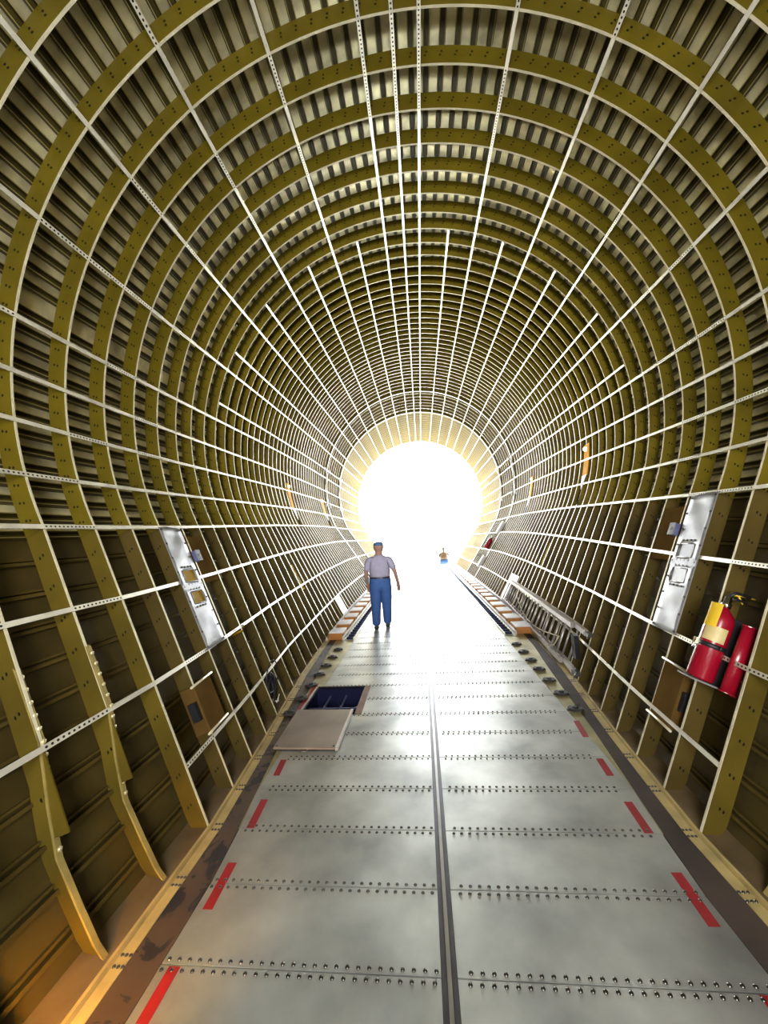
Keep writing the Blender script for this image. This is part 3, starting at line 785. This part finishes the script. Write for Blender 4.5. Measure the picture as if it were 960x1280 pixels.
wall_lamp(1, 14.6, 8.6, 7.1, .75, 'large amber wall lamp on the right, nearest of the right lamps')
wall_lamp(1, 30.0, 9.4, 7.6, .9, 'smaller amber wall lamp on the right, midway to the opening')
wall_lamp(-1, 21.4, 8.9, 7.1, .8, 'amber wall lamp on the left, nearest of the left lamps')
wall_lamp(-1, 35.4, 9.3, 7.7, .9, 'amber wall lamp on the left, farther toward the opening')
# bright yellow reflections low on the flanks, built as coloured plates
def ypl(side, k0, k1, z0, z1, label):
    mb = MB(); A = [flank(side, kk, b_of_z(kk, zz), -.1)[0] for kk, zz in ((k0, z0), (k1, z0), (k1, z1), (k0, z1))]
    mb.prism(A, flank(side, k0, b_of_z(k0, z0), 0)[3]*.006); tag(mb.build('yellow_reflection', 'gold'), label, 'plate', 'yellow reflections built as plates between the hoop frames')
ypl(-1, 14.1, 14.9, 2.35, 3.6, 'bright yellow reflection built as a plate between hoop frames low on the left wall')
ypl(1, 17.1, 17.9, 2.6, 3.9, 'bright yellow reflection built as a plate between hoop frames low on the right wall')
# far red extinguisher and white junction boxes, right
p, a, d, n = flank(1, 39.5, b_of_z(39.5, 2.9), .3)
t = thing('far_extinguisher', 'tiny red fire extinguisher on the right wall near the bright opening', 'fire extinguisher', p)
mb = MB(); mb.lathe(p, -d, [(.0, 0), (.1, 0), (.1, .42), (.05, .5), (.03, .52)], 14); mb.build('cylinder', 'redgloss', t)
mb = MB(); mb.lathe(p-d*.52, -d, [(.03, 0), (.03, .08)], 8); mb.build('valve', 'silver', t)
for z, lb in ((5.2, 'small white wall box above the far red extinguisher'), (1.6, 'small white wall box below the far red extinguisher')):
    p, a, d, n = flank(1, 38.9, b_of_z(38.9, z), .12)
    t = thing('junction_box', lb, 'wall box', p); mb = MB(); mb.obox(p, a, d, n, .12, .28, .05); mb.build('box_body', 'white', t, .01)
    mb = MB(); mb.obox(p+n*.055, a, d, n, .09, .2, .005); mb.build('box_door', 'rail', t)

# ------------------------------------------------------------------ outside: apron, opened nose
mb = MB(); mb.face([mb.vert(P(x, k, -2.0)) for x, k in ((-400, 61.5), (400, 61.5), (400, 1200), (-400, 1200))]); struct(mb.build('ground', 'concrete'))
t = thing('nose_door', 'pale yellow swung-open nose shell at the left edge of the bright opening', 'nose door', P(-10.3, 62, -2))
mb = MB(); rows = []
for k in [62+i*2 for i in range(10)]:
    rows.append([P(-(10.1-.35*((k-62)/18)+.9*((z-10)/6)**2*-1), k, z) for z in [-2, 0, 2]+[4+i for i in range(13)]])
mb.grid(rows, True); o = mb.build('shell', 'nose', t); sol = o.modifiers.new('thickness', 'SOLIDIFY'); sol.thickness = .05
for k in (64, 68, 72, 76):
    mb = MB(); mb.tube([P(-(10.0-.35*((k-62)/18)+.9*((z-10)/6)**2*-1), k, z) for z in [4+i for i in range(13)]], .06, 6); mb.build('shell_rib', 'nose', t)
mb = MB()
for z in (6, 8, 12, 14): mb.tube([P(-10.15, 61.4, z), P(-10.1, 62.2, z)], .05, 8)
mb.build('hinge', 'steel', t)

# ------------------------------------------------------------------ people
def skinmesh(name, m, verts, edges, radii, parent, rootv=0, sub=2):
    me = bpy.data.meshes.new(name); me.from_pydata([Vector(v) for v in verts], edges, [])
    o = bpy.data.objects.new(name, me); C.objects.link(o)
    sk = o.modifiers.new('skin', 'SKIN'); sk.use_smooth_shade = True
    if not me.skin_vertices: me.attributes if True else None
    lay = me.skin_vertices[0].data if len(me.skin_vertices) else None
    if lay is None:
        bm = bmesh.new(); bm.from_mesh(me); bm.verts.layers.skin.verify(); bm.to_mesh(me); bm.free(); lay = me.skin_vertices[0].data
    for i, r in enumerate(radii):
        lay[i].radius = (r, r) if not isinstance(r, tuple) else r
        lay[i].use_root = (i == rootv)
    ss = o.modifiers.new('sub', 'SUBSURF'); ss.levels = sub; ss.render_levels = sub
    dg = bpy.context.evaluated_depsgraph_get(); nm = bpy.data.meshes.new_from_object(o.evaluated_get(dg))
    bpy.data.objects.remove(o); bpy.data.meshes.remove(me)
    nm.name = name; nm.materials.clear(); nm.materials.append(M[m])
    for p in nm.polygons: p.use_smooth = True
    q = bpy.data.objects.new(name, nm); C.objects.link(q); q.parent = parent; return q
def person(label, loc, H, heading, pose, cloth):
    """figure facing +Y (away), metres, feet at 0, then turned by heading"""
    t = thing('person', label, 'person', loc); t.rotation_euler = (0, 0, heading)
    h = H/1.78; J = pose
    def V(*a): return Vector(a)*h
    hipz = .93
    jl = dict(pel=V(0,0,.95), wai=V(0,-.01,1.10), che=V(0,-.02,1.30), nbase=V(0,-.02,1.47), neck=V(0,.0,1.54), h1=V(0,.01,1.61), h2=V(0,.015,1.68), h3=V(0,.01,1.74))
    vs, es, rs = [], [], []
    def add(p, r, par=None):
        vs.append(p); rs.append(r if not isinstance(r, tuple) else tuple(x*h for x in r)) if isinstance(r, tuple) else (vs and rs.append(r*h))
        if par is not None: es.append((par, len(vs)-1))
        return len(vs)-1
    w = cloth.get('wide', 1)
    pel = add(jl['pel'], (.165*w, .125*w)); wai = add(jl['wai'], (.165*w, .12*w), pel); che = add(jl['che'], (.18*w, .125*w), wai)
    nb = add(jl['nbase'], (.10, .08), che); nk = add(jl['neck'], .062, nb); h1 = add(V(0,.012,1.625), (.115, .122), nk); h2 = add(jl['h2'], (.122, .138), h1); h3 = add(jl['h3'], (.098, .112), h2)
    ends = {}
    for s, nm in ((-1, 'L'), (1, 'R')):
        sh, el, wr, hd = [V(*q) for q in J['arm'+nm]]
        a0 = add(V(s*.13, -.02, 1.43), .07, che); a1 = add(sh, .068, a0); a2 = add(el, .047, a1); a3 = add(wr, .036, a2)
        ends[nm] = (sh, el, wr, hd)
        hp, kn, an, to = [V(*q) for q in J['leg'+nm]]
        b1 = add(hp, .095*w, pel); b2 = add(kn, .062, b1); b3 = add(an, .042, b2)
        # hand: palm joined to wrist, five fingers
        dirv = (hd-wr).normalized(); sidev = Vector((-s*.72, .69, 0)).normalized(); nrm = dirv.cross(sidev).normalized(); 
        pm = add(wr+dirv*.05*h, (.040, .040), a3); 
        for fi in range(4):
            off = (fi-1.5)*.023*h; base = wr+dirv*.085*h+sidev*off; ln = (.062, .075, .078, .060)[3-fi]*h
            f1 = add(base, .015, pm); f2 = add(base+dirv*ln*.55-nrm*s*.008*h,  .0135, f1); add(base+dirv*ln-nrm*s*.026*h, .0115, f2)
        tb = add(wr+dirv*.04*h+sidev*.042*h, .015, pm); add(wr+dirv*.08*h+sidev*.068*h-nrm*s*.01*h, .013, tb)
    body = skinmesh('body', 'flesh', vs, es, rs, t, 0, 2)
    # facial features (front of the head is +Y)
    hc = jl['h2']
    for nm, pp, rr, mt in (('nose', hc+V(0,.105,-.02), (.014,.022,.02), 'flesh'), ('eye', hc+V(-.032,.088,.0), (.013,.008,.008), 'white'), ('eye', hc+V(.032,.088,.0), (.013,.008,.008), 'white'), ('mouth', hc+V(0,.092,-.062), (.025,.006,.007), 'red'), ('ear', hc+V(-.085,-.0,-.01), (.012,.025,.034), 'flesh'), ('ear', hc+V(.085,-.0,-.01), (.012,.025,.034), 'flesh')):
        bm = bmesh.new(); bmesh.ops.create_uvsphere(bm, u_segments=12, v_segments=8, radius=1)
        for v in bm.verts: v.co = Vector((v.co.x*rr[0]*h, v.co.y*rr[1]*h, v.co.z*rr[2]*h))+pp; 
        for f in bm.faces: f.smooth = True
        me = bpy.data.meshes.new(nm); bm.to_mesh(me); bm.free(); me.materials.append(M[mt]); o = bpy.data.objects.new(nm, me); C.objects.link(o); o.parent = t
    # shirt
    vs2, es2, rs2 = [], [], []
    def add2(p, r, par=None):
        vs2.append(p); rs2.append(tuple(x*h for x in r) if isinstance(r, tuple) else r*h)
        if par is not None: es2.append((par, len(vs2)-1))
        return len(vs2)-1
    q0 = add2(V(0,-.003,1.02), (.195*w,.150*w)); qq = add2(V(0,-.005,1.09), (.212*w,.160*w), q0); q1 = add2(V(0,-.01,1.18), (.218*w,.165*w), qq); q2 = add2(V(0,-.02,1.31), (.225*w,.16*w), q1); q3 = add2(V(0,-.02,1.45), (.15,.11), q2); add2(V(0,-.01,1.51), (.085,.085), q3)
    for s, nm in ((-1, 'L'), (1, 'R')):
        sh, el, wr, hd = ends[nm]
        s0 = add2(V(s*.13,-.02,1.41), .10, q2); s1 = add2(sh, .086, s0); s2 = add2(sh.lerp(el, .5), .077, s1); add2(sh.lerp(el, .82), .074, s2)
    skinmesh('shirt', cloth['shirt'], vs2, es2, rs2, t, 0, 2)
    # trousers or shorts
    vs2.clear(); es2.clear(); rs2.clear()
    q0 = add2(V(0,0,.93), (.215*w,.165*w)); add2(V(0,-.003,1.06), (.224*w,.172*w), add2(V(0,-.003,1.01), (.226*w,.172*w), q0))
    for s, nm in ((-1, 'L'), (1, 'R')):
        hp, kn, an, to = [V(*q) for q in J['leg'+nm]]
        a_ = add2(hp, .145*w, q0); b_ = add2(hp.lerp(kn, .55), .13*w, a_)
        if cloth.get('short'): add2(hp.lerp(kn, .85), .1, b_)
        else:
            c_ = add2(kn, .110, b_); d_ = add2(kn.lerp(an, .5), .100, c_); add2(an+V(0,0,-.02), .090, d_)
    skinmesh('shorts' if cloth.get('short') else 'trousers', cloth['legs'], vs2, es2, rs2, t, 0, 2)
    # shoes
    for s, nm in ((-1, 'L'), (1, 'R')):
        hp, kn, an, to = [V(*q) for q in J['leg'+nm]]
        vs2.clear(); es2.clear(); rs2.clear()
        fd = (to-an); fd.z = 0; fd.normalize()
        z0 = min(an.z-.08*h+.042*h, 9); lift = to.z
        a_ = add2(an-fd*.05*h+Vector((0,0,-.045*h)), (.055,.055)); b_ = add2(an+fd*.03*h+Vector((0,0,-.04*h)), (.06,.055), a_); c_ = add2(an.lerp(to, .7)+Vector((0,0,-.005*h)), (.05,.036), b_); add2(to, (.042,.026), c_)
        skinmesh('shoe', 'leather', vs2, es2, rs2, t, 0, 1)
    # belt
    if not cloth.get('short'):
        mb = []; bm = bmesh.new(); rows = []
        for z in (1.055, 1.09):
            rows.append([bm.verts.new(V(math.cos(a)*.186*w, math.sin(a)*.146*w-.002, z-.03)) for a in [i/24*2*math.pi for i in range(24)]])
        for i in range(24): bm.faces.new((rows[0][i], rows[0][(i+1)%24], rows[1][(i+1)%24], rows[1][i]))
        me = bpy.data.meshes.new('belt'); bm.to_mesh(me); bm.free(); me.materials.append(M['leather']); o = bpy.data.objects.new('belt', me); C.objects.link(o); o.parent = t
        sol = o.modifiers.new('th', 'SOLIDIFY'); sol.thickness = .008; sol.offset = 1
        bm = bmesh.new(); bmesh.ops.create_cube(bm, size=1)
        for v in bm.verts: v.co = Vector((v.co.x*.07*h, v.co.y*.1*h, v.co.z*.15*h))+V(-.24*w, .0, 1.0)
        bmesh.ops.bevel(bm, geom=bm.edges[:], offset=.012, segments=2, affect='EDGES')
        me = bpy.data.meshes.new('belt_pouch'); bm.to_mesh(me); bm.free(); me.materials.append(M['leather']); o = bpy.data.objects.new('belt_pouch', me); C.objects.link(o); o.parent = t
    # cap or hair
    bm = bmesh.new()
    bmesh.ops.create_uvsphere(bm, u_segments=24, v_segments=16, radius=1)
    bmesh.ops.delete(bm, geom=[v for v in bm.verts if v.co.z < -.12], context='VERTS')
    for v in bm.verts:
        z = v.co.z; sq = 1.0 if z < .7 else 1
        v.co = Vector((v.co.x*.106*h, v.co.y*.124*h, (z if z < 0 else z**.5)*.085*h))+jl['h2']+V(0,.005,.012)
    for f in bm.faces: f.smooth = True
    nm = 'cap' if cloth.get('cap') else 'hair'
    me = bpy.data.meshes.new(nm); bm.to_mesh(me); bm.free(); me.materials.append(M[cloth.get('cap') or 'print']); o = bpy.data.objects.new(nm, me); C.objects.link(o); o.parent = t
    sol = o.modifiers.new('th', 'SOLIDIFY'); sol.thickness = .008
    if cloth.get('cap'):
        bm = bmesh.new(); A = []
        for i in range(13):
            a = math.pi*(.1+.8*i/12); A.append((bm.verts.new(jl['h2']+V(math.cos(a)*.09, math.sin(a)*.108, .02)), bm.verts.new(jl['h2']+V(math.cos(a)*.085, math.sin(a)*.108+.075*math.sin(a), .0))))
        for i in range(12): bm.faces.new((A[i][0], A[i+1][0], A[i+1][1], A[i][1]))
        me = bpy.data.meshes.new('cap_peak'); bm.to_mesh(me); bm.free(); me.materials.append(M[cloth['cap']]); pk = bpy.data.objects.new('cap_peak', me); C.objects.link(pk); pk.parent = o
        sol = pk.modifiers.new('th', 'SOLIDIFY'); sol.thickness = .006
    return t
walk = dict(armL=[(-.215,-.02,1.41),(-.29,-.05,1.12),(-.265,.06,.88),(-.255,.10,.80)], armR=[(.215,-.02,1.41),(.315,-.07,1.14),(.365,.0,.90),(.375,.03,.82)],
            legL=[(-.095,0,.90),(-.115,.03,.49),(-.12,-.07,.085),(-.125,.10,.03)], legR=[(.095,0,.90),(.105,.07,.50),(.10,.12,.085),(.115,.30,.03)])
person('man in grey shirt, cap and blue trousers walking away along the left floor side', P(-2.27, 15.75, 0), 1.79, math.radians(3), walk, dict(shirt='shirt', legs='jeans', cap='capcloth', wide=1.1))
arms = dict(armL=[(-.215,-.02,1.41),(-.33,-.03,1.17),(-.40,.02,.94),(-.42,.03,.86)], armR=[(.215,-.02,1.41),(.36,-.0,1.22),(.52,.05,1.03),(.58,.06,.97)],
            legL=[(-.095,0,.90),(-.12,.02,.49),(-.13,-.02,.085),(-.14,.16,.03)], legR=[(.095,0,.90),(.12,.04,.49),(.13,.02,.085),(.15,.2,.03)])
person('person in pale orange top and blue shorts standing far off in the bright opening', P(3.6, 62.5, -2.0), 1.92, 0, arms, dict(shirt='vest', legs='shorts', short=True, wide=1.45))

# ------------------------------------------------------------------ camera
f = 480.0; yaw, pitch, roll = .09313028, .07473336, .05671512
cy, sy, cp, sp = math.cos(yaw), math.sin(yaw), math.cos(pitch), math.sin(pitch)
fw = Vector((-sy*cp, cy*cp, sp)); rt = Vector((cy, sy, 0)); up = rt.cross(fw)
r2 = rt*math.cos(roll)-up*math.sin(roll); u2 = r2.cross(fw)
cam = bpy.data.cameras.new('camera'); co = bpy.data.objects.new('camera', cam); C.objects.link(co)
co.matrix_world = Matrix(((r2.x, u2.x, -fw.x, 0), (r2.y, u2.y, -fw.y, 0), (r2.z, u2.z, -fw.z, CAMH*S), (0, 0, 0, 1)))
cam.sensor_fit = 'VERTICAL'; cam.sensor_height = 36; cam.sensor_width = 27; cam.lens = 36*f/1280; cam.clip_start = .05; cam.clip_end = 2000
bpy.context.scene.camera = co

# ------------------------------------------------------------------ light
wd = bpy.data.worlds.new('sky'); bpy.context.scene.world = wd; wd.use_nodes = True
bg = wd.node_tree.nodes['Background']; bg.inputs['Color'].default_value = (.92, .96, 1, 1); bg.inputs['Strength'].default_value = 26
def area(name, p, target, size, power, col):
    l = bpy.data.lights.new(name, 'AREA'); l.shape = 'DISK'; l.size = size; l.energy = power; l.color = col
    o = bpy.data.objects.new(name, l); C.objects.link(o); o.location = p; o.rotation_euler = (target-p).to_track_quat('-Z', 'Y').to_euler(); return o
tl = area('tail_fill', P(0, -8.5, 5.5), P(0, 14, 9.5), 1.6, 240, (1, .99, .95)); tl.data.spread = math.radians(150)  # added fill disk, unseen behind the camera, to light the near frames
sl = bpy.data.lights.new('far_frame_fill', 'SPOT'); sl.energy = 4800; sl.spot_size = math.radians(52); sl.spot_blend = 1; sl.shadow_soft_size = .25; sl.color = (1, .97, .9)  # added spot, unseen, to brighten the far frames
so = bpy.data.objects.new('far_frame_fill', sl); C.objects.link(so); so.location = P(0, -9, 6.5); so.rotation_euler = (P(0, 30, 11)-P(0, -9, 6.5)).to_track_quat('-Z', 'Y').to_euler()
l = bpy.data.lights.new('sodium_work_lamp', 'SPOT'); l.energy = 75; l.color = (1, .45, .03); l.shadow_soft_size = .05; l.spot_size = math.radians(95); l.spot_blend = .8
o = bpy.data.objects.new('sodium_work_lamp', l); C.objects.link(o); o.location = P(-3.42, -1.9, .8); o.rotation_euler = (P(-3.6, -.3, -.4)-P(-3.42, -1.9, .8)).to_track_quat('-Z', 'Y').to_euler()

sc = bpy.context.scene
sc.view_settings.view_transform = 'Standard'; sc.view_settings.look = 'None'; sc.view_settings.gamma = 1; sc.view_settings.use_curve_mapping = False
sc.view_settings.exposure = 0.0
sc.cycles.use_denoising = True
sc.cycles.max_bounces = 10; sc.cycles.diffuse_bounces = 6; sc.cycles.glossy_bounces = 5
sc.cycles.sample_clamp_indirect = 12
